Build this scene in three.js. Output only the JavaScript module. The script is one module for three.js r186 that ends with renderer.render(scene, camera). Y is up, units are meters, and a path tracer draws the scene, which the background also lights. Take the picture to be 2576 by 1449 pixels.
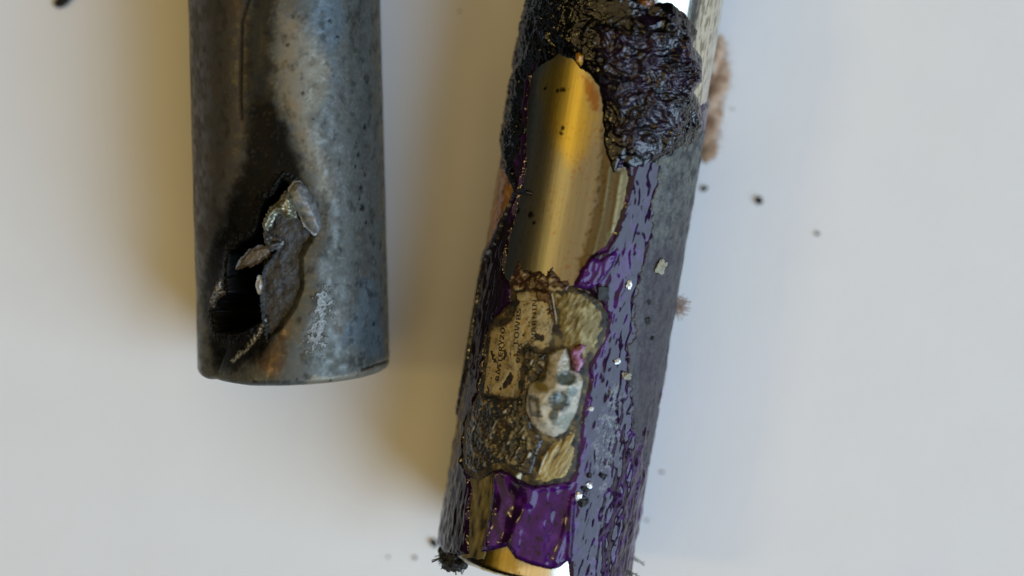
import * as THREE from 'three';
import { ImprovedNoise } from 'three/addons/math/ImprovedNoise.js';
import { mergeGeometries } from 'three/addons/utils/BufferGeometryUtils.js';
import { RectAreaLightUniformsLib } from 'three/addons/lights/RectAreaLightUniformsLib.js';

// ------------------------------------------------------------------ camera, light, exposure
// All lengths in this file are millimetres; K turns them into metres.
const K = 0.001;
const H = 230, F = 5900, PX = 1288, PY = -67;          // camera height, focal length and principal point (photo measured at 2576 px wide)
const scene = new THREE.Scene();
const camera = new THREE.PerspectiveCamera(2 * Math.atan(1516 / F) * 180 / Math.PI, 2576 / 3032, 0.02, 10);
camera.setViewOffset(2576, 3032, 0, 1583, 2576, 1449);
camera.position.set(0, H * K, 0);
camera.up.set(0, 0, -1);
camera.lookAt(0, 0, 0);
camera.focus = 0.215;
camera.userData.fStop = 7;

const renderer = new THREE.WebGLRenderer({ antialias: true });
renderer.toneMapping = THREE.LinearToneMapping;
renderer.toneMappingExposure = 1;
renderer.shadowMap.enabled = true;

RectAreaLightUniformsLib.init();
// daylight from a window low on the right, towards the lower edge of the picture
const windowLight = new THREE.RectAreaLight(new THREE.Color(0.63, 0.84, 1.10), 5.15, 1.15, 1.1);
windowLight.position.set(0.93, 0.86, 0.55);
windowLight.lookAt(0, 0.05, 0.03);
windowLight.name = 'window_light';
scene.add(windowLight);
// warm lamp above on the left (mirrored as the narrow streak on the gold strip)
const lampLight = new THREE.RectAreaLight(new THREE.Color(1.0, 0.73, 0.22), 24, 0.09, 0.18);
lampLight.position.set(-0.86, 0.92, -0.03);
lampLight.lookAt(0, 0, 0.03);
lampLight.name = 'lamp_light';
scene.add(lampLight);
// wide ceiling lit warm by the room's lamps
const ceilingLight = new THREE.RectAreaLight(new THREE.Color(1.0, 0.73, 0.34), 0.86, 2.6, 2.8);
ceilingLight.position.set(-0.6, 2.0, -0.2);
ceilingLight.lookAt(-0.6, 0, -0.2001);
ceilingLight.name = 'ceiling_light';
scene.add(ceilingLight);

// ------------------------------------------------------------------ helpers
const PN = new ImprovedNoise();
const n3 = (x, y, z = 0) => PN.noise(x + 31.7, y + 17.3, z + 5.1);
function fbm(x, y, z = 0, o = 4) { let a = 0, g = 0.5, f = 1; for (let i = 0; i < o; i++) { a += g * n3(x * f, y * f, z + i * 7.3); f *= 2.03; g *= 0.5; } return a; }
const ridge = (x, y, z = 0) => 1 - Math.abs(n3(x, y, z)) * 2;
let seed = 12345;
const rnd = () => { seed = (seed * 1664525 + 1013904223) >>> 0; return seed / 4294967296; };
const clamp = (x, a = 0, b = 1) => x < a ? a : x > b ? b : x;
const sst = (a, b, x) => { const t = clamp((x - a) / (b - a)); return t * t * (3 - 2 * t); };
const lerp = (a, b, t) => a + (b - a) * t;
const C = (hex) => { const c = new THREE.Color(hex); return [c.r, c.g, c.b]; };
function mixc(o, c, a) { a = clamp(a); o[0] += (c[0] - o[0]) * a; o[1] += (c[1] - o[1]) * a; o[2] += (c[2] - o[2]) * a; }
function mulc(o, m) { o[0] *= m; o[1] *= m; o[2] *= m; }
const ground = (px, py, y = 0) => [(px - PX) * (H - y) / F, y, (py - PY) * (H - y) / F];   // where a photo direction meets height y

const used = {};
function numbered(name) { const k = used[name] = (used[name] ?? -1) + 1; return k ? `${name}_${String(k).padStart(3, '0')}` : name; }
function addThing(o, name, label, category, group) {
  o.name = numbered(name); o.userData.label = label; o.userData.category = category;
  if (group) o.userData.group = group;
  scene.add(o); return o;
}
function part(name, geo, mat, parent, label) {
  const m = new THREE.Mesh(geo, mat); m.name = name; if (label) m.userData.label = label; parent.add(m); return m;
}
// tiling noise texture for roughness and fine relief
function noiseTexture(size, cells, seedZ, lo, hi, oct = 4) {
  const d = new Uint8Array(size * size * 4), hash = (x, y, k) => { let h = (x * 374761393 + y * 668265263 + (k * 7 + Math.round(seedZ * 100)) * 974711) | 0; h = Math.imul(h ^ (h >>> 13), 1274126177); return ((h ^ (h >>> 16)) >>> 0) / 4294967296; };
  for (let j = 0; j < size; j++) for (let i = 0; i < size; i++) {
    let v = 0, g = 0.5, n = cells;
    for (let k = 0; k < oct; k++) {
      const x = i / size * n, y = j / size * n, x0 = Math.floor(x), y0 = Math.floor(y), fx = sst(0, 1, x - x0), fy = sst(0, 1, y - y0), x1 = (x0 + 1) % n, y1 = (y0 + 1) % n;
      v += g * lerp(lerp(hash(x0, y0, k), hash(x1, y0, k), fx), lerp(hash(x0, y1, k), hash(x1, y1, k), fx), fy); g *= 0.5; n *= 2;
    }
    const q = Math.round(255 * lerp(lo, hi, clamp((v - 0.25) * 2))), o = (j * size + i) * 4; d[o] = d[o + 1] = d[o + 2] = q; d[o + 3] = 255;
  }
  const t = new THREE.DataTexture(d, size, size, THREE.RGBAFormat);
  t.wrapS = t.wrapT = THREE.RepeatWrapping; t.magFilter = THREE.LinearFilter; t.minFilter = THREE.LinearFilter; t.needsUpdate = true;
  return t;
}

// A cell lying on the paper. Its surface is addressed by u (mm round the girth, 0 on top, + to the right) and s (mm along the axis).
class Cell {
  constructor(ax, ay, bx, by, R, lift, end, top) {
    this.R = R; this.yA = R + lift;
    const a = ground(ax, ay, this.yA), b = ground(bx, by, this.yA);
    let dx = b[0] - a[0], dz = b[2] - a[2]; const l = Math.hypot(dx, dz); dx /= l; dz /= l;
    this.O = a; this.a = [dx, dz]; this.p = [dz, -dx];
    const e = ground(end[0], end[1], this.yA);
    this.end = (e[0] - a[0]) * dx + (e[2] - a[2]) * dz;
    this.top = top;
    this.group = new THREE.Group();
    this.group.position.set(a[0] * K, 0, a[2] * K);
    this.group.rotation.y = Math.atan2(dx, dz);
  }
  surf([px, py], h = 0.2) {
    const d = [(px - PX) / F, (py - PY) / F], r = this.R + h;
    const dl = d[0] * this.p[0] + d[1] * this.p[1], ol = this.O[0] * this.p[0] + this.O[2] * this.p[1], hh = H - this.yA;
    const A = dl * dl + 1, B = -2 * (dl * ol + hh), Q = ol * ol + hh * hh - r * r, D = B * B - 4 * A * Q;
    const t = D > 0 ? (-B - Math.sqrt(D)) / (2 * A) : -B / (2 * A);
    const lx = t * dl - ol, ly = hh - t, th = Math.atan2(lx, ly);
    let u = th * this.R;
    if (D <= 0) u += Math.sign(u) * (Math.hypot(lx, ly) - r) * 2.5;
    return [u, t * (d[0] * this.a[0] + d[1] * this.a[1]) - (this.O[0] * this.a[0] + this.O[2] * this.a[1])];
  }
  at(u, s, h = 0) { const t = u / this.R, r = this.R + h; return new THREE.Vector3(r * Math.sin(t), this.yA + r * Math.cos(t), s).multiplyScalar(K); }
  // profile along the cell incl. rounded bottom edge and flat bottom
  profile(q, rf = 0.7) {
    const R = this.R, e = this.end;
    if (q <= e - rf) return [R, q, 1, 0];
    const arc = rf * Math.PI / 2, k = q - (e - rf);
    if (k < arc) { const t = k / rf; return [R - rf + rf * Math.cos(t), e - rf + rf * Math.sin(t), Math.cos(t), Math.sin(t)]; }
    return [Math.max(R - rf - (k - arc), 0), e, 0, 1];
  }
}
class Poly {                                            // a drawn outline on a cell's surface; sd > 0 inside (mm)
  constructor(cell, pts, h) {
    this.p = pts.map((q) => cell.surf(q, h)); this.b = [1e9, 1e9, -1e9, -1e9];
    for (const [u, s] of this.p) { this.b[0] = Math.min(this.b[0], u); this.b[1] = Math.min(this.b[1], s); this.b[2] = Math.max(this.b[2], u); this.b[3] = Math.max(this.b[3], s); }
  }
  sd(u, s) {
    const b = this.b, dx = Math.max(b[0] - u, u - b[2]), dy = Math.max(b[1] - s, s - b[3]);
    if (dx > 2.5 || dy > 2.5) return -Math.max(dx, dy);
    let d = 1e9, c = false; const p = this.p, n = p.length;
    for (let i = 0, j = n - 1; i < n; j = i++) {
      const ax = p[j][0], ay = p[j][1], ex = p[i][0] - ax, ey = p[i][1] - ay, wx = u - ax, wy = s - ay;
      const t = clamp((wx * ex + wy * ey) / (ex * ex + ey * ey || 1e-9)), rx = wx - ex * t, ry = wy - ey * t;
      d = Math.min(d, rx * rx + ry * ry);
      if ((p[i][1] > s) !== (ay > s) && u < ex * (s - ay) / ey + ax) c = !c;
    }
    return c ? Math.sqrt(d) : -Math.sqrt(d);
  }
}
class Path {                                            // a drawn line; d = distance in mm, and t = 0..1 along it
  constructor(cell, pts) { this.p = pts.map((q) => cell.surf(q)); }
  d(u, s) {
    let d = 1e9; const p = this.p;
    for (let i = 1; i < p.length; i++) {
      const ex = p[i][0] - p[i - 1][0], ey = p[i][1] - p[i - 1][1], wx = u - p[i - 1][0], wy = s - p[i - 1][1];
      const t = clamp((wx * ex + wy * ey) / (ex * ex + ey * ey)); d = Math.min(d, Math.hypot(wx - ex * t, wy - ey * t));
    }
    return d;
  }
}
const span = (a, b, st) => { const n = Math.max(1, Math.round((b - a) / st)), o = []; for (let i = 0; i <= n; i++) o.push(a + (b - a) * i / n); return o; };
// sheet over the grid us x qs: fn(u, q, col) returns its height over the can, or NaN where there is none
function sheet(cell, us, qs, fn, prof = true, closed = false) {
  const nu = us.length, nq = qs.length, P = new Float32Array(nu * nq * 3), CL = new Float32Array(nu * nq * 3), UV = new Float32Array(nu * nq * 2), ok = new Uint8Array(nu * nq), ix = [], col = [0, 0, 0];
  for (let j = 0; j < nq; j++) {
    const q = qs[j], [r, s, nr, ns] = prof ? cell.profile(q) : [cell.R, q, 1, 0];
    for (let i = 0; i < nu; i++) {
      const u = us[i], k = j * nu + i, t = u / cell.R;
      const h = fn(u, q, col);
      if (h === h) ok[k] = 1;
      const hh = h === h ? h : -0.5, rr = Math.max(r + hh * nr, 0);
      P[k * 3] = rr * Math.sin(t) * K; P[k * 3 + 1] = (cell.yA + rr * Math.cos(t)) * K; P[k * 3 + 2] = (s + hh * ns) * K;
      CL.set(col, k * 3); UV[k * 2] = u / 10; UV[k * 2 + 1] = q / 10;
    }
  }
  for (let j = 0; j + 1 < nq; j++) for (let i = 0; i + 1 < nu; i++) {
    const a = j * nu + i, b = a + 1, c = a + nu, d = c + 1;
    if (ok[a] && ok[b] && ok[c]) ix.push(a, c, b);
    if (ok[b] && ok[c] && ok[d]) ix.push(b, c, d);
  }
  // drop unused vertices
  const map = new Int32Array(nu * nq).fill(-1); let n = 0;
  for (let i = 0; i < ix.length; i++) { if (map[ix[i]] < 0) map[ix[i]] = n++; ix[i] = map[ix[i]]; }
  const p2 = new Float32Array(n * 3), c2 = new Float32Array(n * 3), u2 = new Float32Array(n * 2);
  for (let k = 0; k < nu * nq; k++) if (map[k] >= 0) { p2.set(P.subarray(k * 3, k * 3 + 3), map[k] * 3); c2.set(CL.subarray(k * 3, k * 3 + 3), map[k] * 3); u2.set(UV.subarray(k * 2, k * 2 + 2), map[k] * 2); }
  const g = new THREE.BufferGeometry();
  g.setAttribute('position', new THREE.BufferAttribute(p2, 3)); g.setAttribute('color', new THREE.BufferAttribute(c2, 3)); g.setAttribute('uv', new THREE.BufferAttribute(u2, 2));
  g.setIndex(ix); g.computeVertexNormals();
  return g;
}
// a patch lying on the can, cut to an outline: hgt(u, s, sd, col) is its thickness profile
function patch(cell, poly, step, rag, ragFreq, hgt, feather = 0.3) {
  const m = 0.6, b = poly.b;
  return sheet(cell, span(Math.max(b[0] - m, -20), Math.min(b[2] + m, 20), step), span(b[1] - m, Math.min(b[3] + m, cell.end - 0.1), step), (u, s, col) => {
    let sd = poly.sd(u, s); if (sd > -1.2) sd += rag * fbm(u * ragFreq, s * ragFreq, 3.3, 4) * 2;
    col[0] = col[1] = col[2] = 0;
    if (sd < -0.25) return NaN;
    const h = hgt(u, s, sd, col);
    return sd < 0 ? lerp(Math.min(h, 0.05), -0.5, -sd / 0.25) : lerp(Math.min(h, 0.05), h, sst(-0.02, feather, sd));
  }, false);
}
const std = (o) => new THREE.MeshStandardMaterial({ color: 0xffffff, vertexColors: true, ...o });
const phys = (o) => new THREE.MeshPhysicalMaterial({ color: 0xffffff, vertexColors: true, ...o });
function tint(g, f) {                                   // paint vertices of a geometry
  const p = g.attributes.position, c = new Float32Array(p.count * 3), o = [0, 0, 0];
  for (let i = 0; i < p.count; i++) { f(p.getX(i) / K, p.getY(i) / K, p.getZ(i) / K, o); c.set(o, i * 3); }
  g.setAttribute('color', new THREE.BufferAttribute(c, 3)); return g;
}
function pebbleGeo(r, z, squash = 0.8, rough = 0.35, det = 3) {   // r in mm
  const g = new THREE.IcosahedronGeometry(1, det), p = g.attributes.position, v = new THREE.Vector3();
  for (let i = 0; i < p.count; i++) {
    v.fromBufferAttribute(p, i); const k = 1 + rough * fbm(v.x * 1.4 + z, v.y * 1.4, v.z * 1.4 + z, 3) * 2;
    p.setXYZ(i, v.x * k * r * K, v.y * k * r * squash * K, v.z * k * r * K);
  }
  g.computeVertexNormals(); return g;
}
function hairs(n, start, dir, len, rad, curl) {         // n fine fibres; start(i), dir(i) give Vector3 in mm
  const out = [];
  for (let i = 0; i < n; i++) {
    const p = start(i), d = dir(i).normalize(), L = len * (0.5 + rnd()), pts = [p.clone()];
    for (let k = 1; k <= 4; k++) { d.x += (rnd() - 0.5) * curl; d.y += (rnd() - 0.5) * curl; d.z += (rnd() - 0.5) * curl; d.normalize(); p.addScaledVector(d, L / 4); p.y = Math.max(p.y, 0.05); pts.push(p.clone()); }
    out.push(new THREE.TubeGeometry(new THREE.CatmullRomCurve3(pts.map((q) => q.multiplyScalar(K))), 6, rad * K * (0.6 + rnd() * 0.8), 4, false));
  }
  return mergeGeometries(out);
}

// ------------------------------------------------------------------ setting: the white paper
{
  const rough = noiseTexture(512, 40, 1.3, 0.2, 0.8, 5); rough.repeat.set(22, 22);
  const g = new THREE.PlaneGeometry(0.5, 0.5, 240, 240); g.rotateX(-Math.PI / 2);
  const p = g.attributes.position, c = new Float32Array(p.count * 3);
  for (let i = 0; i < p.count; i++) {
    const x = p.getX(i) / K, z = p.getZ(i) / K;
    p.setY(i, (-0.02 + 0.10 * (fbm(x / 28, z / 28, 2, 2) - 0.25)) * K * 0.6);
    const v = 0.80 * (1 + 0.03 * fbm(x / 6, z / 6, 9, 4));
    c.set([v, v * (1 + 0.012 * fbm(x / 9, z / 9, 3, 2)), v * (1.0 + 0.02 * fbm(x / 9, z / 9, 6, 2))], i * 3);
  }
  g.setAttribute('color', new THREE.BufferAttribute(c, 3)); g.computeVertexNormals();
  const m = new THREE.Mesh(g, std({ roughness: 0.95, bumpMap: rough, bumpScale: 0.00002 }));
  m.name = 'paper_sheet'; m.userData.kind = 'structure'; m.position.set(0, 0, 0.03);
  m.userData.label = 'plain white paper lying under both burnt cells';
  scene.add(m);
}

const relief = noiseTexture(512, 30, 4.2, 0, 1, 5);
const roughTex = noiseTexture(512, 14, 8.8, 0.45, 1, 5);

// ------------------------------------------------------------------ left: burnt bare steel cell with a torn hole
const L = new Cell(716, 0, 739, 900, 9, 0.02, [739, 931], -36);
{
  const cell = L, P = (pts, h) => new Poly(cell, pts, h);
  addThing(cell.group, 'burnt_steel_cell', 'soot-stained grey steel battery cell with a torn black hole near its end', 'battery');
  const channel = P([[622, -30], [700, -30], [697, 62], [687, 125], [690, 200], [702, 262], [727, 312], [747, 360], [765, 410], [787, 475], [812, 515], [806, 588], [777, 618], [760, 648], [760, 726], [740, 774], [702, 824], [685, 869], [652, 909], [590, 940], [527, 948], [508, 894], [498, 819], [488, 744], [498, 635], [518, 585], [548, 523], [580, 460], [600, 410], [608, 325], [601, 225], [604, 100], [617, 15]]);
  const soot = P([[545, 560], [600, 440], [625, 330], [640, 240], [690, 260], [720, 330], [755, 420], [770, 480], [735, 470], [700, 500], [670, 560], [660, 640], [665, 790], [690, 830], [650, 900], [560, 935], [515, 900], [500, 820], [495, 740], [510, 640]]);
  const hole = P([[706, 452], [726, 462], [722, 494], [692, 516], [674, 546], [664, 575], [664, 600], [680, 624], [706, 616], [712, 624], [690, 640], [667, 640], [652, 660], [646, 690], [657, 722], [660, 784], [648, 812], [600, 838], [560, 846], [518, 838], [507, 786], [522, 756], [550, 739], [544, 697], [552, 643], [577, 618], [610, 605], [627, 588], [640, 560], [648, 530], [658, 506], [684, 494]]);
  const flapP0 = P([[676, 556], [700, 548], [735, 545], [757, 556], [798, 588], [777, 618], [760, 648], [762, 726], [742, 774], [704, 824], [668, 850], [656, 790], [652, 720], [662, 688], [690, 650], [704, 622], [676, 606], [666, 576]]);
  const leftStrip = P([[470, -40], [632, -40], [628, 100], [624, 225], [628, 330], [615, 430], [578, 520], [530, 600], [495, 650], [480, 560], [470, 300]]);
  const beige = P([[700, 20], [755, 40], [800, 110], [838, 170], [832, 230], [795, 300], [815, 400], [840, 500], [815, 505], [770, 400], [735, 310], [702, 240], [695, 120]]);
  const blueA = P([[770, -40], [860, -40], [880, 60], [850, 140], [865, 210], [840, 230], [820, 130], [780, 60]]);
  const blueB = P([[905, 690], [950, 700], [965, 800], [975, 890], [930, 905], [880, 870], [850, 880], [865, 820], [895, 790], [900, 740]]);
  const brown = P([[640, 915], [670, 880], [700, 850], [720, 815], [735, 800], [728, 840], [712, 880], [715, 920], [690, 945], [650, 938]]);
  const shiny = P([[800, 725], [822, 730], [832, 790], [815, 850], [800, 890], [780, 895], [772, 860], [795, 800]]);
  const lip = P([[770, 960], [790, 945], [830, 952], [880, 942], [960, 905], [990, 890], [990, 960], [770, 990]]);
  const flapRim = P([[765, 640], [775, 620], [800, 600], [830, 650], [850, 750], [820, 800], [760, 800], [765, 730]]);
  const seam = new Path(cell, [[640, -40], [618, 15], [605, 60], [602, 150], [600, 230], [603, 300]]);
  const scratch = new Path(cell, [[664, 808], [635, 844], [615, 869], [592, 889], [562, 912]]);
  const endLine = new Path(cell, [[915, 931], [950, 918], [990, 902]]);
  const spots = [[832, 54, 7], [852, 92, 5], [737, 42, 5], [723, 113, 6], [912, 473, 9], [915, 523, 10], [905, 390, 8], [898, 420, 5], [922, 440, 6], [908, 500, 5], [925, 560, 5], [900, 360, 4], [762, 235, 6], [790, 300, 4], [945, 815, 7], [747, 956, 3], [835, 961, 5], [922, 320, 9]].map(([x, y, r]) => [...cell.surf([x, y]), r / 26.7]);
  const cGrey = C('#5c5e5a'), cBeige = C('#857d6c'), cBlue = C('#57636a'), cBrown = C('#5a4228'), cBlack = C('#0c0b09'), cSoot = C('#1c1c19'), cDarkBrown = C('#46413a'), cRust = C('#5e452e'), cBright = C('#d8d6c8'), cGreen = C('#565a54'), cHole = C('#040404');
  const body = (u, s, col) => {
    const w1 = fbm(u * 0.35, s * 0.22, 1, 5), w2 = fbm(u * 0.9, s * 0.7, 4, 5), w3 = fbm(u * 3.1, s * 2.6, 8, 4), wf = fbm(u * 9, s * 8, 2, 3);
    const ju = u + 0.25 * fbm(u * 1.5, s * 1.5, 5, 3), js = s + 0.3 * fbm(u * 1.5, s * 1.5, 15, 3);
    col[0] = cGrey[0]; col[1] = cGrey[1]; col[2] = cGrey[2];
    mixc(col, cGreen, 0.5 * sst(0, 0.4, w1)); mixc(col, cBrown, 0.3 * sst(0.05, 0.45, -w1 + w3 * 0.3));
    mixc(col, cBlue, 0.75 * sst(-0.3, 0.9, blueA.sd(ju, js) + w2)); mixc(col, cBlue, 0.8 * sst(-0.3, 0.9, blueB.sd(ju, js) + w2));
    mixc(col, cBeige, 0.75 * sst(-0.6, 1.0, beige.sd(ju, js) + w2 * 1.2));
    mixc(col, cSoot, 0.55 * sst(0.0, 0.4, w2 + 0.15 * w3)); mixc(col, cSoot, 0.2 * sst(0.2, 0.4, w3 + 0.3 * w2));
    mixc(col, cBeige, 0.3 * sst(0.1, 0.35, -w3 + wf * 0.5));
    mixc(col, cDarkBrown, 0.85 * sst(-0.5, 0.8, leftStrip.sd(ju, js) + w2 * 0.8));
    mixc(col, cRust, 0.2 * sst(0.05, 0.35, w1 - 0.1 * w2) * sst(0, 1, leftStrip.sd(u, s)));
    mixc(col, cGrey, 0.5 * sst(0.1, 0.35, w2 - 0.2) * sst(-10, -12.5, u));
    const ch = channel.sd(ju, js);
    mixc(col, cBlack, 0.8 * sst(-0.5, 0.9, ch + w3 * 0.4 + w2 * 0.5));
    mixc(col, cBlack, 0.93 * sst(-0.5, 0.6, soot.sd(ju, js) + w2));
    mixc(col, cGrey, 0.12 * sst(0.1, 0.45, w3 + w2 * 0.6) * sst(0, 0.6, ch));
    mixc(col, cRust, 0.6 * sst(-0.5, 0.6, brown.sd(ju, js) + w3 * 0.9));
    mixc(col, cBeige, 0.85 * sst(-0.2, 0.2, lip.sd(u, s) + w3 * 0.7));
    const sc = scratch.d(ju, js); mixc(col, cBright, 0.62 * sst(0.42, 0.1, sc + 0.5 * wf) * sst(-0.12, 0.2, wf + w3));
    const ed = endLine.d(u, s); mixc(col, cBlack, 0.8 * sst(0.2, 0.05, ed + wf * 0.15));
    for (const [a, b, r] of spots) { const d = Math.hypot(u - a, s - b); if (d < r * 2) mixc(col, cBlack, 0.8 * sst(r * 1.2, r * 0.4, d + wf * 0.3)); }
    // shape: shallow dented channel, seam step and the torn hole
    let h = 0.05 * w1 + 0.012 * w3 + 0.004 * wf;
    const cd = channel.sd(u, s); h -= lerp(0.28, 1.2, sst(8, 24, s)) * sst(-2.0, 2.6, cd); h -= 0.9 * sst(-0.3, 0.5, flapP0.sd(u, s));
    const sm = seam.d(u, s); h -= 0.05 * sst(0.25, 0, sm); mixc(col, cBlack, 0.7 * sst(0.28, 0.05, sm + wf * 0.2));
    const hd = hole.sd(u + 0.12 * fbm(u * 4, s * 4, 1, 3), s + 0.12 * fbm(u * 4, s * 4, 7, 3));
    if (hd > -1.2) {
      h += 0.28 * sst(0.8, 0, Math.abs(hd + 0.3)) * (0.6 + w3 * 1.5);
      const dep = sst(0, 1.1, hd); h -= 4.2 * dep * (0.8 + 0.35 * w2) + sst(-0.05, 0.12, hd) * 0.5;
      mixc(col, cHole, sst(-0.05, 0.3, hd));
      h += sst(0.3, 0.8, hd) * 0.5 * w3;
    }
    h -= 0.12 * sst(0.25, 0, ed);
    return h;
  };
  const us = [...span(-28.2743, -16, 0.8).slice(0, -1), ...span(-16, 15.5, 0.1), ...span(15.5, 28.2743, 0.8).slice(1)];
  const eq = cell.end + 0.45;
  const qs = [...span(-34, -1.5, 1.2).slice(0, -1), ...span(-1.5, eq, 0.1), ...span(eq, eq + 8.2, 0.45).slice(1)];
  const steel = phys({ specularIntensity: 0.35, metalness: 0.5, roughness: 0.66, roughnessMap: roughTex, bumpMap: relief, bumpScale: 0.000006 });
  part('can', sheet(cell, us, qs, body), steel, cell.group);

  // bare, scuffed patch of shiny metal
  part('bare_metal_patch', patch(cell, shiny, 0.05, 1.1, 2.6, (u, s, sd, col) => {
    const w = fbm(u * 5, s * 4, 6, 3); col[0] = 0.17; col[1] = 0.165; col[2] = 0.15; mulc(col, 1 + 1.0 * w);
    return 0.035 + 0.03 * w + 0.05 * fbm(u * 0.35, s * 0.22, 1, 5);
  }), std({ metalness: 1, roughness: 0.5 }), cell.group, 'scuffed bare metal patch');
  // the inner flap of the tear: smooth grey sheet bent inwards
  const flapWide = P([[672, 556], [700, 546], [735, 530], [775, 545], [822, 590], [800, 630], [782, 660], [785, 735], [762, 790], [722, 845], [672, 866], [655, 800], [650, 720], [660, 684], [690, 648], [702, 622], [674, 606], [662, 576]]);
  const flapMat = std({ metalness: 0.35, roughness: 0.62, bumpMap: relief, bumpScale: 0.00005 });
  part('torn_flap', patch(cell, flapWide, 0.09, 0.1, 1.6, (u, s, sd, col) => {
    const w = fbm(u * 1.2, s * 1.2, 6, 4), f = fbm(u * 6, s * 4, 6, 3);
    col[0] = 0.052; col[1] = 0.050; col[2] = 0.047; mulc(col, 1 + 0.9 * w + 0.7 * f); mixc(col, C('#5c5a55'), 0.3 * sst(0.1, 0.4, f + w * 0.5)); mixc(col, C('#0a0908'), 0.7 * sst(0.1, 0.35, w));
    return -1.15 + 0.3 * w + 0.04 * f + 0.35 * fbm(u * 0.6, s * 0.4, 77, 2);
  }), flapMat, cell.group, 'smooth dark grey torn flap beside the hole');
  const petal = P([[742, 462], [758, 462], [776, 482], [796, 512], [809, 540], [815, 570], [806, 586], [796, 589], [772, 568], [755, 535], [735, 512], [728, 486]]);
  part('curled_lip', patch(cell, petal, 0.08, 0.1, 1.8, (u, s, sd, col) => {
    const w = fbm(u * 2, s * 2, 9, 3); col[0] = 0.2; col[1] = 0.205; col[2] = 0.2; mulc(col, 1 + 0.9 * w);
    return -0.45 + 0.75 * Math.sqrt(clamp(sd / 0.7)) + 0.14 * w;
  }), std({ metalness: 0.3, roughness: 0.5 }), cell.group, 'pale grey rounded lip of the tear');
  const crest = P([[718, 486], [734, 500], [738, 524], [742, 546], [726, 550], [708, 536], [694, 534], [684, 546], [676, 562], [666, 576], [660, 568], [670, 545], [682, 524], [704, 514]]);
  part('bright_burr', patch(cell, crest, 0.07, 0.12, 3, (u, s, sd, col) => {
    const w = fbm(u * 4, s * 4, 2, 3); const c = C('#a9a68c'); col[0] = c[0]; col[1] = c[1]; col[2] = c[2]; mulc(col, 0.75 + 1.2 * w);
    return -0.25 + 0.6 * Math.sqrt(clamp(sd / 0.3)) + 0.3 * w;
  }), std({ metalness: 0.7, roughness: 0.35 }), cell.group, 'bright jagged burr at the top of the tear');
  const burr2 = P([[662, 592], [670, 596], [680, 610], [696, 606], [706, 612], [696, 622], [678, 628], [666, 612]]);
  part('burr', patch(cell, burr2, 0.07, 0.1, 3, (u, s, sd, col) => {
    const w = fbm(u * 4, s * 4, 12, 3); col[0] = 0.13; col[1] = 0.128; col[2] = 0.12; mulc(col, 0.9 + 1.6 * w); return -0.35 + 0.45 * Math.sqrt(clamp(sd / 0.25)) + 0.25 * w;
  }), std({ metalness: 0.6, roughness: 0.4 }), cell.group);
  const flake = P([[584, 678], [598, 653], [625, 632], [652, 622], [674, 630], [662, 646], [645, 656], [626, 667], [602, 670]]);
  part('loose_flake', patch(cell, flake, 0.07, 0.2, 2.4, (u, s, sd, col) => {
    const w = fbm(u * 2.5, s * 2.5, 22, 3); const c = C('#6f675f'); col[0] = c[0]; col[1] = c[1]; col[2] = c[2]; mulc(col, 0.9 + 0.5 * w); return -0.75 + 0.3 * clamp(sd / 0.12) + 0.12 * w + 0.06 * u;
  }), std({ metalness: 0.2, roughness: 0.55 }), cell.group, 'pale sliver of metal across the hole');
  const lip2 = P([[519, 772], [512, 762], [518, 742], [530, 716], [540, 706], [538, 730], [548, 738], [530, 750]]);
  part('burr', patch(cell, lip2, 0.07, 0.08, 3, (u, s, sd, col) => {
    const w = fbm(u * 4, s * 4, 32, 3); col[0] = 0.17; col[1] = 0.16; col[2] = 0.14; mulc(col, 0.8 + 1.8 * w); return -0.75 + 0.5 * Math.sqrt(clamp(sd / 0.25)) + 0.2 * w;
  }), std({ metalness: 0.5, roughness: 0.45 }), cell.group);
  const sliver = P([[640, 722], [646, 700], [650, 722], [646, 738]]);
  part('burr', patch(cell, sliver, 0.07, 0.02, 3, (u, s, sd, col) => { col[0] = 0.35; col[1] = 0.35; col[2] = 0.35; return -0.6 + 0.2 * clamp(sd / 0.1); }), std({ metalness: 0.5, roughness: 0.45 }), cell.group);
}

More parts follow.
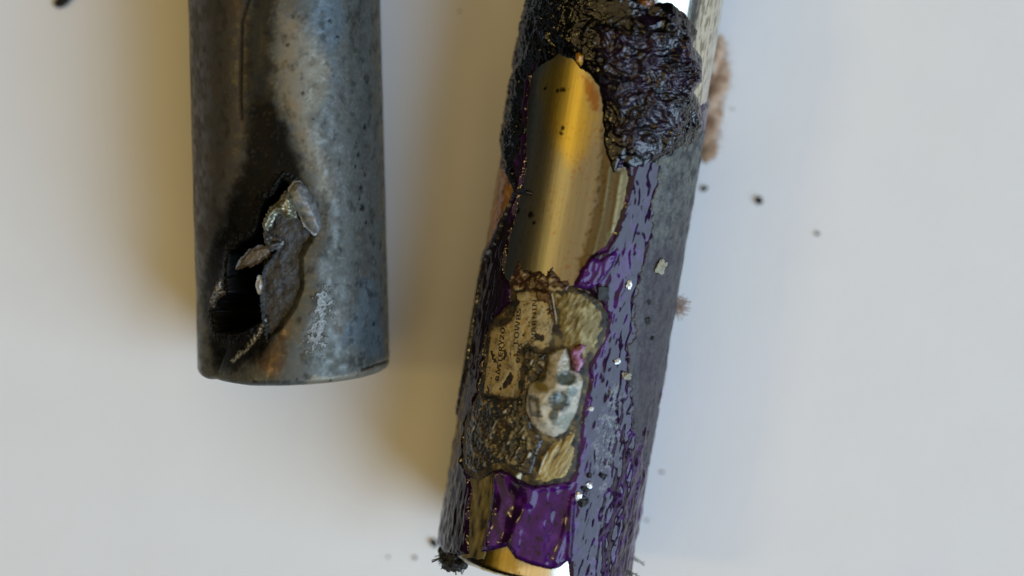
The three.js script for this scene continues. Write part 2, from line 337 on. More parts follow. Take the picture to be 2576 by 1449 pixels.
// ------------------------------------------------------------------ right: cell with melted purple wrapper
const RC = new Cell(1576, 0, 1347, 1430 - 60, 9, 0.28, [1347, 1409], -12);
{
  const cell = RC, P = (pts, h) => new Poly(cell, pts, h), G = cell.group;
  addThing(G, 'melted_wrapper_cell', 'charred battery cell in melted purple plastic wrapper with a bare gold strip', 'battery');
  // bare can
  const amberA = P([[1380, 130], [1460, 140], [1505, 220], [1510, 300], [1480, 390], [1430, 430], [1390, 390], [1360, 300], [1350, 200]]);
  const rustA = P([[1462, 185], [1485, 200], [1508, 240], [1510, 285], [1490, 280], [1472, 240]]);
  const stripLeft = P([[1327, 187], [1345, 200], [1340, 300], [1330, 430], [1310, 600], [1290, 720], [1230, 720], [1250, 560], [1300, 430], [1310, 250]]);
  const lowGold = P([[1215, 1395], [1280, 1375], [1300, 1405], [1310, 1449], [1200, 1449]]);
  const stripe1 = new Path(cell, [[1512, 330], [1506, 420], [1490, 560], [1470, 680]]), stripe2 = new Path(cell, [[1560, 440], [1552, 500], [1538, 580]]), stripe3 = new Path(cell, [[1530, 420], [1525, 470], [1510, 560], [1490, 640]]);
  const canSpots = [[1400, 228, 6], [1413, 225, 8], [1368, 222, 5], [1412, 322, 6], [1410, 336, 5], [1300, 470, 8], [1330, 488, 7], [1320, 484, 7], [1310, 480, 7], [1332, 540, 10], [1300, 530, 6], [1340, 560, 6], [1400, 700, 6], [1330, 690, 9]].map(([x, y, r]) => [...cell.surf([x, y]), r / 26.7]);
  const cNick = C('#dcd8c8'), cGold = C('#a3904a'), cOl = C('#6a6862'), cDk = C('#2a2010'), cRu = C('#80501c'), cBk = C('#090806');
  const underLabel = P([[1270, 715], [1440, 722], [1535, 760], [1530, 860], [1480, 930], [1460, 1110], [1440, 1210], [1300, 1200], [1235, 1180], [1165, 1190], [1165, 1060], [1220, 860]]), olive = P([[1165, 1180], [1240, 1180], [1232, 1290], [1206, 1400], [1170, 1395]]);
  const tarnish = P([[1512, 300], [1535, 385], [1552, 425], [1585, 415], [1595, 450], [1575, 530], [1545, 600], [1520, 640], [1480, 690], [1440, 740], [1455, 660], [1485, 560], [1505, 430]]);
  const sTop = cell.surf([1700, 290])[1];
  const canFn = (u, s, col) => {
    const w1 = fbm(u * 0.5, s * 0.25, 1, 4), w3 = fbm(u * 3, s * 2.2, 8, 4), wf = fbm(u * 7, s * 0.12, 2, 3);
    const ju = u + 0.3 * fbm(u * 1.5, s * 1.5, 5, 3), js = s + 0.3 * fbm(u * 1.5, s * 1.5, 15, 3);
    col[0] = cNick[0]; col[1] = cNick[1]; col[2] = cNick[2];
    mixc(col, cOl, 0.85 * (1 - sst(2.2, 3.6, u) * sst(sTop + 1, sTop - 1, s)) * (1 - sst(cell.end - 2.6, cell.end - 1.2, s + 0.25 * u)));
    mixc(col, cGold, 0.95 * sst(-0.6, 1.6, amberA.sd(ju, js) + w1)); mixc(col, cGold, 0.9 * sst(-0.3, 0.4, lowGold.sd(ju, js) + w3));
    mixc(col, cRu, 0.75 * sst(-0.15, 0.3, rustA.sd(ju, js) + w3 * 0.5)); mixc(col, cRu, 0.4 * sst(0.15, 0.4, w3 + w1 * 0.4));
    mixc(col, cDk, 0.3 * sst(-0.4, 0.6, stripLeft.sd(ju, js) + w3 * 0.4));
    mixc(col, C('#7d765e'), 0.75 * sst(0.0, 0.25, fbm(u * 2.2, s * 0.7, 43, 4) + 0.05) * sst(5, 7.5, u) * sst(sTop + 2, sTop - 1, s));
    for (const [a, b, r] of canSpots) { const d = Math.hypot(u - a, s - b); if (d < r * 3) mixc(col, cBk, 0.9 * sst(r * 1.2, r * 0.5, d + w3 * 0.35)); }
    mulc(col, 1 + 0.25 * wf); mixc(col, C('#54451f'), 0.85 * sst(-0.25, 0.35, tarnish.sd(ju, js) + w3 * 0.5)); mixc(col, cDk, 0.5 * sst(0.1, 0.35, w3) * sst(-0.2, 0.3, tarnish.sd(ju, js))); mixc(col, cDk, 0.85 * sst(-0.3, 0.3, underLabel.sd(u, s))); mixc(col, C('#5a4c20'), 0.6 * sst(-0.2, 0.3, olive.sd(u, s))); let h = 0.012 * w1 + 0.006 * wf;
    h += (0.5 + w1) * (0.06 * sst(0.5, 0, stripe1.d(u, s)) + 0.08 * sst(0.35, 0, stripe2.d(u, s)) + 0.05 * sst(0.3, 0, stripe3.d(u, s)));
    return h;
  };
  const eq = cell.end + 0.45;
  const uAll = [...span(-28.2743, -15.5, 0.8).slice(0, -1), ...span(-15.5, 15.5, 0.14), ...span(15.5, 28.2743, 0.8).slice(1)];
  const can = part('can', sheet(cell, uAll, [...span(-11, -0.8, 1).slice(0, -1), ...span(-0.8, eq, 0.16), ...span(eq, eq + 8.2, 0.45).slice(1)], canFn), std({ metalness: 1, roughness: 0.2 }), G, 'bare silver metal can');
  const stripP = P([[1402, 100], [1470, 140], [1500, 190], [1525, 260], [1545, 400], [1600, 400], [1605, 460], [1590, 540], [1560, 620], [1530, 660], [1480, 760], [1260, 760], [1250, 690], [1270, 600], [1290, 500], [1305, 400], [1308, 250], [1320, 170], [1360, 130]]);
  part('stained_strip', patch(cell, stripP, 0.11, 0.05, 1, (u, s, sd, col) => 0.03 + canFn(u, s, col), 0.5), std({ metalness: 1, roughness: 0.36 }), G, 'bare brass-coloured metal strip');

  part('dull_film', patch(cell, P([[1160, 1170], [1245, 1170], [1240, 1290], [1216, 1408], [1160, 1402]]), 0.11, 0.1, 1, (u, s, sd, col) => { const w = fbm(u * 1.6, s * 0.6, 23, 4), c = C('#6b6034'); col[0] = c[0]; col[1] = c[1]; col[2] = c[2]; mixc(col, C('#2a2414'), sst(0, 0.3, w)); mixc(col, C('#94825a'), 0.7 * sst(0.08, 0.3, -w)); return 0.05 + 0.08 * w; }, 0.4), std({ metalness: 0.3, roughness: 0.5 }), G, 'dull olive film');
  // purple plastic wrapper with openings
  const openMain = P([[1402, 120], [1452, 150], [1482, 180], [1507, 215], [1520, 290], [1530, 385], [1548, 425], [1572, 420], [1582, 445], [1567, 520], [1542, 590], [1522, 622], [1485, 640], [1455, 685], [1440, 722], [1480, 735], [1510, 760], [1528, 800], [1515, 850], [1494, 890], [1474, 920], [1480, 955], [1462, 1030], [1456, 1110], [1448, 1170], [1430, 1207], [1340, 1218], [1300, 1198], [1262, 1176], [1236, 1182], [1234, 1230], [1226, 1300], [1214, 1350], [1205, 1402], [1178, 1392], [1180, 1300], [1186, 1240], [1180, 1190], [1165, 1160], [1172, 1060], [1205, 990], [1222, 890], [1232, 820], [1290, 760], [1290, 725], [1265, 690], [1280, 600], [1300, 520], [1322, 420], [1322, 330], [1325, 250], [1335, 187], [1360, 160]]);
  const openEnd = P([[1100, 1405], [1151, 1398], [1206, 1392], [1274, 1376], [1295, 1406], [1340, 1424], [1384, 1434], [1408, 1430], [1430, 1412], [1434, 1449], [1436, 1560], [1100, 1560]]);
  const openTop = P([[1580, -60], [1597, 0], [1632, 25], [1657, 7], [1697, 12], [1732, 45], [1757, 77], [1745, 117], [1768, 150], [1768, 207], [1742, 235], [1732, 262], [1762, 268], [1830, 240], [1900, -60]]);
  const filmLow = P([[1236, 1182], [1262, 1172], [1300, 1194], [1340, 1214], [1430, 1202], [1450, 1165], [1446, 1240], [1440, 1310], [1430, 1409], [1384, 1432], [1295, 1404], [1274, 1376], [1206, 1392], [1230, 1290]]);
  const flower = P([[1448, 690], [1478, 640], [1505, 655], [1528, 640], [1562, 622], [1545, 665], [1510, 715], [1475, 728], [1446, 724]]);
  const leftDark = P([[1300, 560], [1240, 820], [1200, 1000], [1168, 1180], [1168, 1400], [1060, 1420], [1120, 1100], [1180, 700], [1200, 560]]);
  const rightMess = P([[1575, 960], [1720, 940], [1660, 1470], [1450, 1470], [1470, 1420], [1500, 1340], [1500, 1270], [1520, 1180], [1555, 1080]]);
  const veins = P([[1560, 600], [1620, 620], [1560, 760], [1530, 900], [1500, 1000], [1490, 1150], [1460, 1300], [1440, 1460], [1420, 1300], [1440, 1150], [1460, 1000], [1490, 880], [1520, 740]]);
  const dusty = P([[1545, 960], [1570, 1000], [1560, 1100], [1530, 1180], [1510, 1230], [1490, 1150], [1510, 1060], [1530, 1000]]);
  const fold = new Path(cell, [[1432, 1270], [1424, 1330], [1398, 1408]]), foldB = new Path(cell, [[1440, 1250], [1434, 1330], [1430, 1410]]);
  const crease = new Path(cell, [[1300, 1195], [1330, 1260], [1305, 1310], [1285, 1370]]), crease2 = new Path(cell, [[1245, 1190], [1262, 1260], [1240, 1340], [1228, 1385]]), crease3 = new Path(cell, [[1330, 1265], [1342, 1230], [1336, 1216]]);
  const cP0 = C('#26102f'), cP1 = C('#431260'), cP2 = C('#6a3488'), cBurn = C('#1c1116'), cMess = C('#2a1c28'), cDust = C('#8e968f'), cGr = C('#55585a');
  const wrapFn = (u, s, col) => {
    const w1 = fbm(u * 0.4, s * 0.25, 11, 4), w2 = fbm(u * 1.1, s * 0.8, 14, 4), w3 = fbm(u * 3, s * 2.4, 18, 4);
    const ju = u + 0.22 * fbm(u * 1.6, s * 1.6, 25, 3), js = s + 0.22 * fbm(u * 1.6, s * 1.6, 35, 3);
    let sd = Math.max(openMain.sd(ju, js), openEnd.sd(u, s), openTop.sd(ju, js)); sd = -sd + 0.05 * w3;
    if (sd < -0.3) { col[0] = col[1] = col[2] = 0.02; return NaN; }
    const mess = sst(-0.4, 0.6, rightMess.sd(ju, js) + w2), low = sst(-0.2, 0.3, filmLow.sd(ju, js));
    col[0] = cP0[0]; col[1] = cP0[1]; col[2] = cP0[2];
    mixc(col, cP1, 0.75 * sst(0.1, 0.35, w2 + 0.2 * w3)); mixc(col, cP1, 0.9 * sst(-0.15, 0.25, veins.sd(ju, js) * 0.5 - 0.15 + w2 * 1.2 + w3 * 0.6));
    mixc(col, cBurn, 0.9 * sst(-0.6, 0.5, leftDark.sd(ju, js) + w2 * 0.8));
    mixc(col, cMess, 0.6 * mess); mixc(col, cP1, mess * 0.8 * sst(-0.05, 0.25, w2)); mixc(col, cGr, mess * 0.6 * sst(0.1, 0.35, -w3 + 0.3 * w2));
    mixc(col, cP1, 0.95 * low); mixc(col, cBurn, 0.75 * low * sst(-0.05, 0.4, w1 + w2 * 0.8 + 0.2 * sst(-1.5, -4, u))); mixc(col, cP2, 0.35 * low * sst(0.1, 0.35, -w2 + w3 * 0.4));
    mixc(col, cP1, sst(-0.05, 0.15, flower.sd(ju, js) + w3 * 0.2)); mixc(col, cP2, 0.5 * sst(0, 0.2, flower.sd(ju, js)) * sst(0.05, 0.3, w3));
    mixc(col, cDust, 0.8 * sst(-0.5, 0.5, dusty.sd(ju, js) + w2 * 1.2) * sst(0.0, 0.22, w3 + w2 * 0.5));
    mixc(col, cBurn, 0.9 * sst(0.12, 0.3, w3 + 0.35 * w2)); mixc(col, cBurn, 0.7 * sst(0.35, 0.05, sd + w2 * 0.5)); mixc(col, cP2, 0.5 * sst(0.35, 0.2, sd) * sst(0.06, 0.16, sd) * sst(0.12, 0.3, w2 + w3 * 0.4) * (u > 0 ? 1 : 0.0));
    let h = 0.2 + 0.16 * fbm(u * 0.42, s * 0.3, 11, 2) + (0.14 * fbm(u * 0.95, s * 0.6, 14, 2) + 0.17 * fbm(u * 1.7, s * 0.55, 19, 2)) * (1 - 0.6 * low) + 0.010 * w3 * (1 - 0.75 * low);
    h += 0.12 * sst(0.3, 0.0, Math.abs(sd - 0.5)) * (0.4 + 1.6 * w2);                 // uneven bead along melted edges
    h += mess * (0.34 * fbm((u * 0.9 + s * 0.4) * 0.6, (s - u) * 0.22, 41, 2) + 0.10 * fbm(u * 1.6, s * 1.1, 47, 2) + 0.05);
    h += 0.14 * sst(0, 0.5, leftDark.sd(u, s)) * w2;
    const fl = flower.sd(u, s); if (fl > -0.4) h += 0.12 * sst(-0.1, 0.4, fl) + 0.12 * sst(0, 0.2, fl) * ridge(u * 1.6, s * 0.9, 3);
    h += 0.22 * sst(0.55, 0, fold.d(u, s)) + 0.3 * sst(0.4, 0, foldB.d(u, s)) + low * (0.26 * sst(1.1, 0, crease.d(u, s)) + 0.16 * sst(0.9, 0, crease2.d(u, s)) + 0.14 * sst(0.7, 0, crease3.d(u, s)) + 0.16 * fbm(u * 0.55, s * 0.4, 61, 2));
    h -= low * 0.10 * sst(0.3, 1.6, filmLow.sd(u, s));
    return sd < 0 ? lerp(0.02, -0.4, -sd / 0.3) : 0.02 + (h - 0.02) * sst(-0.05, 0.45, sd);
  };
  part('wrapper', sheet(cell, [...span(-28.2743, -16.5, 0.8).slice(0, -1), ...span(-16.5, 16.5, 0.1), ...span(16.5, 28.2743, 0.8).slice(1)], [...span(-11, -0.8, 1).slice(0, -1), ...span(-0.8, cell.end + 0.2, 0.1)], wrapFn),
    phys({ roughness: 0.12, ior: 1.42, specularIntensity: 0.8, clearcoat: 0.06, clearcoatRoughness: 0.06 }), G, 'melted dark purple plastic wrapper');

  // soot and ash crust on the wrapper's right flank
  const sootP = P([[1652, 395], [1720, 330], [1800, 330], [1800, 520], [1740, 900], [1700, 1010], [1690, 1160], [1660, 1200], [1620, 1180], [1590, 1090], [1578, 960], [1572, 900], [1588, 840], [1590, 760], [1612, 680], [1632, 580], [1640, 480]]);
  const cS = C('#5a5d59'), cSd = C('#2e3231'), cSg = C('#6c6c5c'), cSp = C('#3a313c');
  part('soot_crust', patch(cell, sootP, 0.11, 0.55, 1.3, (u, s, sd, col) => {
    const w1 = fbm(u * 0.5, s * 0.4, 3, 3), w2 = fbm(u * 1.3, s * 1.1, 5, 4), w3 = fbm(u * 4, s * 4, 7, 3);
    col[0] = cS[0]; col[1] = cS[1]; col[2] = cS[2]; mixc(col, cSd, sst(-0.1, 0.35, w2 + 0.4 * w1)); mixc(col, cSg, 0.6 * sst(0.05, 0.35, -w2 + w3 * 0.3)); mixc(col, cSp, 0.7 * sst(14, 26, s + 14 * w1)); mixc(col, [0.01, 0.01, 0.01], 0.9 * sst(0.3, 0.38, w3)); mulc(col, 0.9 + w3 * 0.9);
    return (0.30 + 0.16 * fbm(u * 0.42, s * 0.3, 11, 2) + 0.14 * fbm(u * 0.95, s * 0.6, 14, 2) + 0.17 * fbm(u * 1.7, s * 0.55, 19, 2) + 0.04 * w2 + 0.05 * w3) * sst(-0.1, 0.3, sd);
  }), std({ roughness: 0.55 }), G, 'grey ashy soot crust');

  // black-purple char: frame round the gold strip and big crumpled lump
  const charP = P([[1335, -40], [1605, -40], [1632, 25], [1657, 5], [1697, 10], [1735, 45], [1760, 77], [1745, 117], [1770, 150], [1770, 207], [1748, 232], [1765, 262], [1768, 330], [1740, 370], [1700, 385], [1690, 404], [1648, 412], [1612, 425], [1580, 424], [1560, 416], [1545, 433], [1525, 385], [1517, 335], [1513, 262], [1507, 220], [1482, 187], [1452, 166], [1436, 150], [1420, 144], [1402, 132], [1382, 150], [1347, 172], [1330, 190], [1318, 250], [1318, 335], [1300, 400], [1302, 440], [1306, 478], [1290, 486], [1262, 400], [1235, 380], [1250, 300], [1270, 200], [1290, 90]]);
  const lump = P([[1500, 60], [1600, 40], [1700, 30], [1745, 90], [1758, 190], [1725, 270], [1700, 360], [1640, 400], [1590, 390], [1540, 330], [1520, 250], [1500, 180]]);
  const flatTop = P([[1540, 260], [1600, 230], [1700, 250], [1710, 340], [1650, 400], [1590, 400]]);
  const cC0 = C('#060505'), cC1 = C('#26122c'), cC2 = C('#2c1612'), cC3 = C('#26242c');
  part('char_crust', patch(cell, charP, 0.085, 0.14, 1.2, (u, s, sd, col) => {
    const w1 = fbm(u * 0.5, s * 0.5, 3, 3), wx = fbm(u * 0.7, s * 0.7, 5, 2) * 1.8, wy = fbm(u * 0.7, s * 0.7, 55, 2) * 1.8, w3 = fbm(u * 3.5, s * 3.5, 7, 4);
    const r1 = ridge((u + wx) * 0.6, (s + wy) * 0.6, 1), r2 = ridge((u + wx * 1.6) * 1.15, (s + wy * 1.6) * 1.15, 8);
    const lm = sst(-0.5, 1.6, lump.sd(u, s)), ft = sst(-0.3, 1.2, flatTop.sd(u, s) + w1);
    col[0] = cC0[0]; col[1] = cC0[1]; col[2] = cC0[2]; mixc(col, cC1, lm * 0.9 * sst(-0.25, 0.3, w1 + w3 * 0.4)); mixc(col, cC2, lm * 0.6 * sst(0.0, 0.3, wx * 0.5 + w3 * 0.3) * (u < 3 ? 1 : 0.2)); mixc(col, cC3, 0.4 * lm * sst(0.55, 0.95, r2)); mixc(col, cC3, 0.5 * ft);
    const edge = Math.pow(clamp(sd / 1.5), 0.7);
    const an = 2.2 * fbm(u * 0.22, s * 0.22, 91, 2) * 3 + 0.6, ca = Math.cos(an), sa = Math.sin(an), fa = (u + wx * 0.6) * ca + (s + wy * 0.6) * sa, fb = -u * sa + s * ca, f1 = ridge(fa * 0.8, fb * 0.22, 95), f2 = ridge(fa * 1.9, fb * 0.5, 97);
    const r3 = ridge((u + wx * 2.2) * 0.33, (s + wy * 2.2) * 0.33, 21), thin = Math.pow(clamp(r2), 5), thinB = Math.pow(clamp(ridge((u + wx) * 1.9, (s + wy * 1.4) * 1.5, 31)), 6);
    return 0.06 + edge * (0.38 + 0.22 * lm + 0.2 * w1 + lm * (0.55 * r3 * Math.abs(r3) + (0.30 * f1 * Math.abs(f1) + 0.10 * f2 * Math.abs(f2) + 0.05 * r1 + 0.06 * thin) * (1 - 0.6 * ft)) + (1 - lm) * (0.16 * r1 + 0.1 * thin) + (0.025 + 0.1 * (1 - lm)) * w3);
  }, 0.12), phys({ roughness: 0.2, ior: 1.5, specularIntensity: 0.9, clearcoat: 0.3, clearcoatRoughness: 0.12 }), G, 'crumpled black and dark purple char lump');
  // amber blisters in the char
  for (const [pts, hx] of [[[[1445, 130], [1462, 126], [1476, 138], [1474, 158], [1462, 170], [1448, 158]], '#c8902c'], [[[1598, -6], [1640, -10], [1650, 8], [1630, 24], [1606, 14]], '#7a4a18']]) {
    const c = C(hx); part('amber_blister', patch(cell, P(pts), 0.08, 0.08, 2, (u, s, sd, col) => { const w = fbm(u * 4, s * 4, 4, 3); col[0] = c[0]; col[1] = c[1]; col[2] = c[2]; mulc(col, 0.8 + 1.2 * w); return 0.35 + 0.5 * Math.sqrt(clamp(sd / 0.4)) + 0.3 * w; }), phys({ roughness: 0.15, clearcoat: 0.8 }), G);
  }
  // amber film on the left flank
  const amberP = P([[1287, 424], [1240, 420], [1190, 600], [1206, 640], [1222, 632], [1242, 606], [1274, 532], [1296, 482]]);
  part('amber_film', patch(cell, amberP, 0.1, 0.08, 1.4, (u, s, sd, col) => { const w = fbm(u * 1.2, s * 1.2, 4, 4), c = C('#9a6a24'); col[0] = c[0]; col[1] = c[1]; col[2] = c[2]; mixc(col, C('#5c4a24'), sst(0, 0.35, w)); mixc(col, C('#b08a50'), sst(0.05, 0.3, -w)); return 0.3 * sst(-0.05, 0.2, sd) + 0.1 * w; }), phys({ roughness: 0.3, clearcoat: 0.4 }), G);
  const blackEdge = P([[1262, 380], [1282, 418], [1304, 472], [1330, 478], [1345, 490], [1330, 492], [1306, 488], [1296, 500], [1280, 540], [1248, 616], [1222, 660], [1208, 720], [1196, 800], [1180, 900], [1150, 1050], [1128, 1060], [1150, 960], [1190, 740], [1206, 645], [1236, 610], [1270, 530], [1292, 480], [1268, 420]]);
  part('burnt_edge', patch(cell, blackEdge, 0.09, 0.12, 1.5, (u, s, sd, col) => { const w = fbm(u * 2, s * 2, 4, 4); col[0] = 0.012; col[1] = 0.010; col[2] = 0.012; mulc(col, 1 + w); return 0.22 + 0.28 * Math.sqrt(clamp(sd / 0.3)) + 0.15 * w; }), phys({ roughness: 0.3, clearcoat: 0.6 }), G);

  // brownish goo above the label
  const goo = P([[1286, 690], [1300, 660], [1330, 690], [1356, 680], [1372, 694], [1388, 668], [1400, 700], [1430, 712], [1436, 738], [1390, 740], [1340, 732], [1295, 736], [1272, 720]]);
  part('brown_residue', patch(cell, goo, 0.08, 0.2, 2.2, (u, s, sd, col) => { const w = fbm(u * 1.5, s * 1.5, 4, 3); const c = C('#3a2210'); col[0] = c[0]; col[1] = c[1]; col[2] = c[2]; mixc(col, C('#a08a60'), sst(0.1, 0.32, w)); return 0.06 + 0.2 * Math.sqrt(clamp(sd / 0.4)) + 0.25 * w; }), phys({ roughness: 0.35, clearcoat: 0.3 }), G);

  // scorched paper underneath everything in the opening
  const baseP = P([[1262, 712], [1300, 722], [1440, 718], [1500, 745], [1536, 790], [1530, 855], [1488, 915], [1486, 960], [1468, 1040], [1464, 1110], [1454, 1180], [1434, 1216], [1340, 1226], [1295, 1206], [1262, 1184], [1236, 1190], [1205, 1210], [1166, 1200], [1160, 1160], [1166, 1060], [1200, 985], [1216, 890], [1226, 815], [1282, 757], [1280, 728]]);
  part('scorched_paper', patch(cell, baseP, 0.09, 0.15, 2, (u, s, sd, col) => {
    const w = fbm(u * 0.9, s * 0.9, 53, 4), w3 = fbm(u * 3.4, s * 3.4, 57, 3), c = C('#3e3319');
    col[0] = c[0]; col[1] = c[1]; col[2] = c[2]; mixc(col, C('#0e0b07'), sst(-0.05, 0.25, w + 0.3 * w3)); mixc(col, C('#7c6c40'), 0.8 * sst(0.1, 0.32, -w + 0.4 * w3));
    return 0.12 + 0.12 * clamp(sd / 0.5) + 0.14 * w + 0.06 * w3;
  }), std({ roughness: 0.6 }), G, 'scorched olive-brown paper');
  // printed label remnant
  {
    const pts = [[1297, 733], [1325, 728], [1380, 728], [1390, 736], [1394, 770], [1397, 811], [1392, 850], [1382, 884], [1370, 888], [1350, 880], [1325, 868], [1310, 884], [1317, 921], [1312, 960], [1306, 985], [1294, 1006], [1260, 1000], [1215, 993], [1222, 930], [1227, 896], [1232, 833], [1240, 821], [1275, 811], [1290, 791], [1297, 766]];
    const lp = P(pts), cv = document.createElement('canvas'); cv.width = 1024; cv.height = 1024;
    const x = cv.getContext('2d'); x.fillStyle = '#ffffff'; x.fillRect(0, 0, 1024, 1024);
    // uv: u/10, s/10 with the box below
    const U0 = lp.b[0] - 0.7, U1 = lp.b[2] + 0.7, S0 = lp.b[1] - 0.7, S1 = lp.b[3] + 0.7;
    const px = (u) => (u - U0) / (U1 - U0) * 1024, py = (s) => (s - S0) / (S1 - S0) * 1024;
    const row = (text, from, to, size) => {
      const a = cell.surf(from), b = cell.surf(to), ax = px(a[0]), ay = py(a[1]), bx = px(b[0]), by = py(b[1]);
      x.save(); x.translate(ax, ay); x.rotate(Math.atan2(by - ay, bx - ax)); x.font = `bold ${size}px sans-serif`; x.fillStyle = '#2a1a0c';
      const w = x.measureText(text).width; x.scale(Math.hypot(bx - ax, by - ay) / w, 1.0); x.fillText(text, 0, size * 0.36); x.restore();
    };
    row('BATTERYZO', [1252, 960], [1268, 822], 92); row('OWS', [1302, 915], [1310, 862], 74); row('LOWBS', [1298, 868], [1308, 775], 80); row('WARNIN', [1343, 862], [1346, 752], 76);
    const t = new THREE.CanvasTexture(cv); t.colorSpace = THREE.SRGBColorSpace; t.flipY = false;
    const cL = C('#a8986c'), cL2 = C('#8e8158'), cL3 = C('#5a3a12'), cL4 = C('#b09558');
    const g = patch(cell, lp, 0.075, 0.13, 2.6, (u, s, sd, col) => {
      const w = fbm(u * 1.1, s * 0.9, 3, 4), w3 = fbm(u * 4, s * 4, 9, 3);
      col[0] = cL[0]; col[1] = cL[1]; col[2] = cL[2]; mixc(col, cL2, sst(-0.05, 0.3, w)); mixc(col, cL4, sst(0.05, 0.3, -w)); mixc(col, cL3, 0.8 * sst(0.12, 0.36, w3 + w * 0.6)); mixc(col, C('#3a240c'), 0.8 * sst(0.5, 0.05, sd + 0.7 * w3 + 0.6 * w)); mixc(col, C('#b8aa84'), 0.6 * sst(0.16, 0.02, sd) * sst(0, 0.2, w3));
      return 0.3 + 0.22 * w + 0.05 * w3 + 0.12 * fbm((u + 0.3 * s) * 0.9, s * 0.3, 71, 2) + 0.06 * sst(0.4, 0, sd);
    });
    const uv = g.attributes.uv; for (let i = 0; i < uv.count; i++) uv.setXY(i, (uv.getX(i) * 10 - U0) / (U1 - U0), (uv.getY(i) * 10 - S0) / (S1 - S0));
    part('printed_label', g, std({ map: t, roughness: 0.6 }), G, 'scorched tan scrap of printed label');
  }
  const brownTop = P([[1345, 726], [1382, 728], [1392, 745], [1396, 800], [1392, 835], [1384, 800], [1378, 765], [1350, 760]]);
  part('label_stain', patch(cell, brownTop, 0.08, 0.12, 2, (u, s, sd, col) => { const w = fbm(u * 3, s * 2, 4, 3), c = C('#4a2c0c'); col[0] = c[0]; col[1] = c[1]; col[2] = c[2]; mulc(col, 0.8 + 1.5 * w); return 0.42 + 0.06 * Math.sqrt(clamp(sd / 0.2)) + 0.06 * w; }), phys({ roughness: 0.35 }), G);
  const strand = P([[1384, 734], [1392, 736], [1402, 790], [1404, 820], [1398, 822], [1392, 780]]);
  part('pale_strand', patch(cell, strand, 0.07, 0.02, 2, (u, s, sd, col) => { const c = C('#b5a888'); col[0] = c[0]; col[1] = c[1]; col[2] = c[2]; return 0.4 + 0.5 * Math.sqrt(clamp(sd / 0.15)); }), std({ roughness: 0.55 }), G);
  // rounded fibrous tan patch
  const tan = P([[1392, 734], [1437, 729], [1475, 741], [1505, 764], [1527, 801], [1515, 846], [1494, 884], [1468, 912], [1440, 900], [1415, 870], [1402, 826], [1400, 780]]);
  part('fibrous_patch', patch(cell, tan, 0.08, 0.22, 2.2, (u, s, sd, col) => {
    const w = fbm(u * 1.1, s * 1.1, 13, 4), st = fbm((u * 0.9 + s * 0.3) * 3.2, (s - u * 0.5) * 0.9, 3, 4), c = C('#7e7044');
    col[0] = c[0]; col[1] = c[1]; col[2] = c[2]; mixc(col, C('#b2a878'), 0.85 * sst(0.02, 0.3, st + 0.6 * w)); mixc(col, C('#54461e'), 0.85 * sst(0.08, 0.34, -st + 0.4 * w));
    return 0.06 + 0.75 * Math.pow(clamp(sd / 1.8), 0.7) + (0.12 + 0.18 * clamp(sd)) * st + 0.12 * w;
  }), std({ roughness: 0.65 }), G, 'rounded tan fibrous patch');
  const redP = P([[1432, 876], [1444, 860], [1462, 858], [1478, 866], [1470, 895], [1474, 918], [1462, 934], [1448, 940], [1436, 925], [1430, 900]]);
  part('red_stain', patch(cell, redP, 0.08, 0.15, 2.2, (u, s, sd, col) => { const w = fbm(u * 2.5, s * 1.6, 4, 4), c = C('#5a2a24'); col[0] = c[0]; col[1] = c[1]; col[2] = c[2]; mixc(col, C('#a06a98'), sst(0.0, 0.3, w + 0.14)); return 0.6 + 0.35 * Math.sqrt(clamp(sd / 0.5)) + 0.25 * w; }), phys({ roughness: 0.3, clearcoat: 0.5 }), G);

  // dark mottled crust under the label
  const mott = P([[1310, 870], [1330, 866], [1350, 880], [1385, 884], [1372, 930], [1356, 960], [1330, 1000], [1335, 1050], [1360, 1095], [1372, 1110], [1352, 1160], [1345, 1195], [1320, 1200], [1296, 1190], [1262, 1168], [1232, 1176], [1200, 1200], [1170, 1170], [1174, 1090], [1190, 1020], [1214, 985], [1258, 996], [1296, 1000], [1306, 985], [1316, 940]]);
  part('mottled_crust', patch(cell, mott, 0.075, 0.16, 1.6, (u, s, sd, col) => {
    const w = fbm(u * 1.0, s * 1.0, 3, 4), w3 = fbm(u * 3.2, s * 2.6, 9, 4), wf = fbm(u * 8, s * 6, 12, 2);
    col[0] = 0.012; col[1] = 0.012; col[2] = 0.010; const lw = u < -2.0 ? 1 : 0.4;
    const wm = fbm(u * 1.7, s * 1.1, 29, 3), sl = fbm((u + 0.3 * s) * 2.6, s * 0.9, 33, 3);
    mixc(col, C('#3c2e16'), lw * sst(-0.05, 0.25, w + 0.2 * w3)); mixc(col, C('#8a7a52'), 0.8 * lw * sst(0.16, 0.32, wm + 0.2 * w3)); mixc(col, C('#c0baa2'), 0.85 * sst(0.27, 0.36, sl + 0.2 * w3));
    return 0.12 + 0.32 * Math.sqrt(clamp(sd / 0.5)) + 0.2 * wm + 0.12 * w3 + 0.1 * sl;
  }), phys({ roughness: 0.38, clearcoat: 0.3 }), G, 'black mottled crust under the label');
  // beige streaky patch under the melted blob
  const streak = P([[1350, 1190], [1356, 1150], [1374, 1112], [1400, 1104], [1440, 1080], [1456, 1060], [1454, 1110], [1446, 1168], [1430, 1204], [1390, 1216], [1345, 1216], [1325, 1206]]);
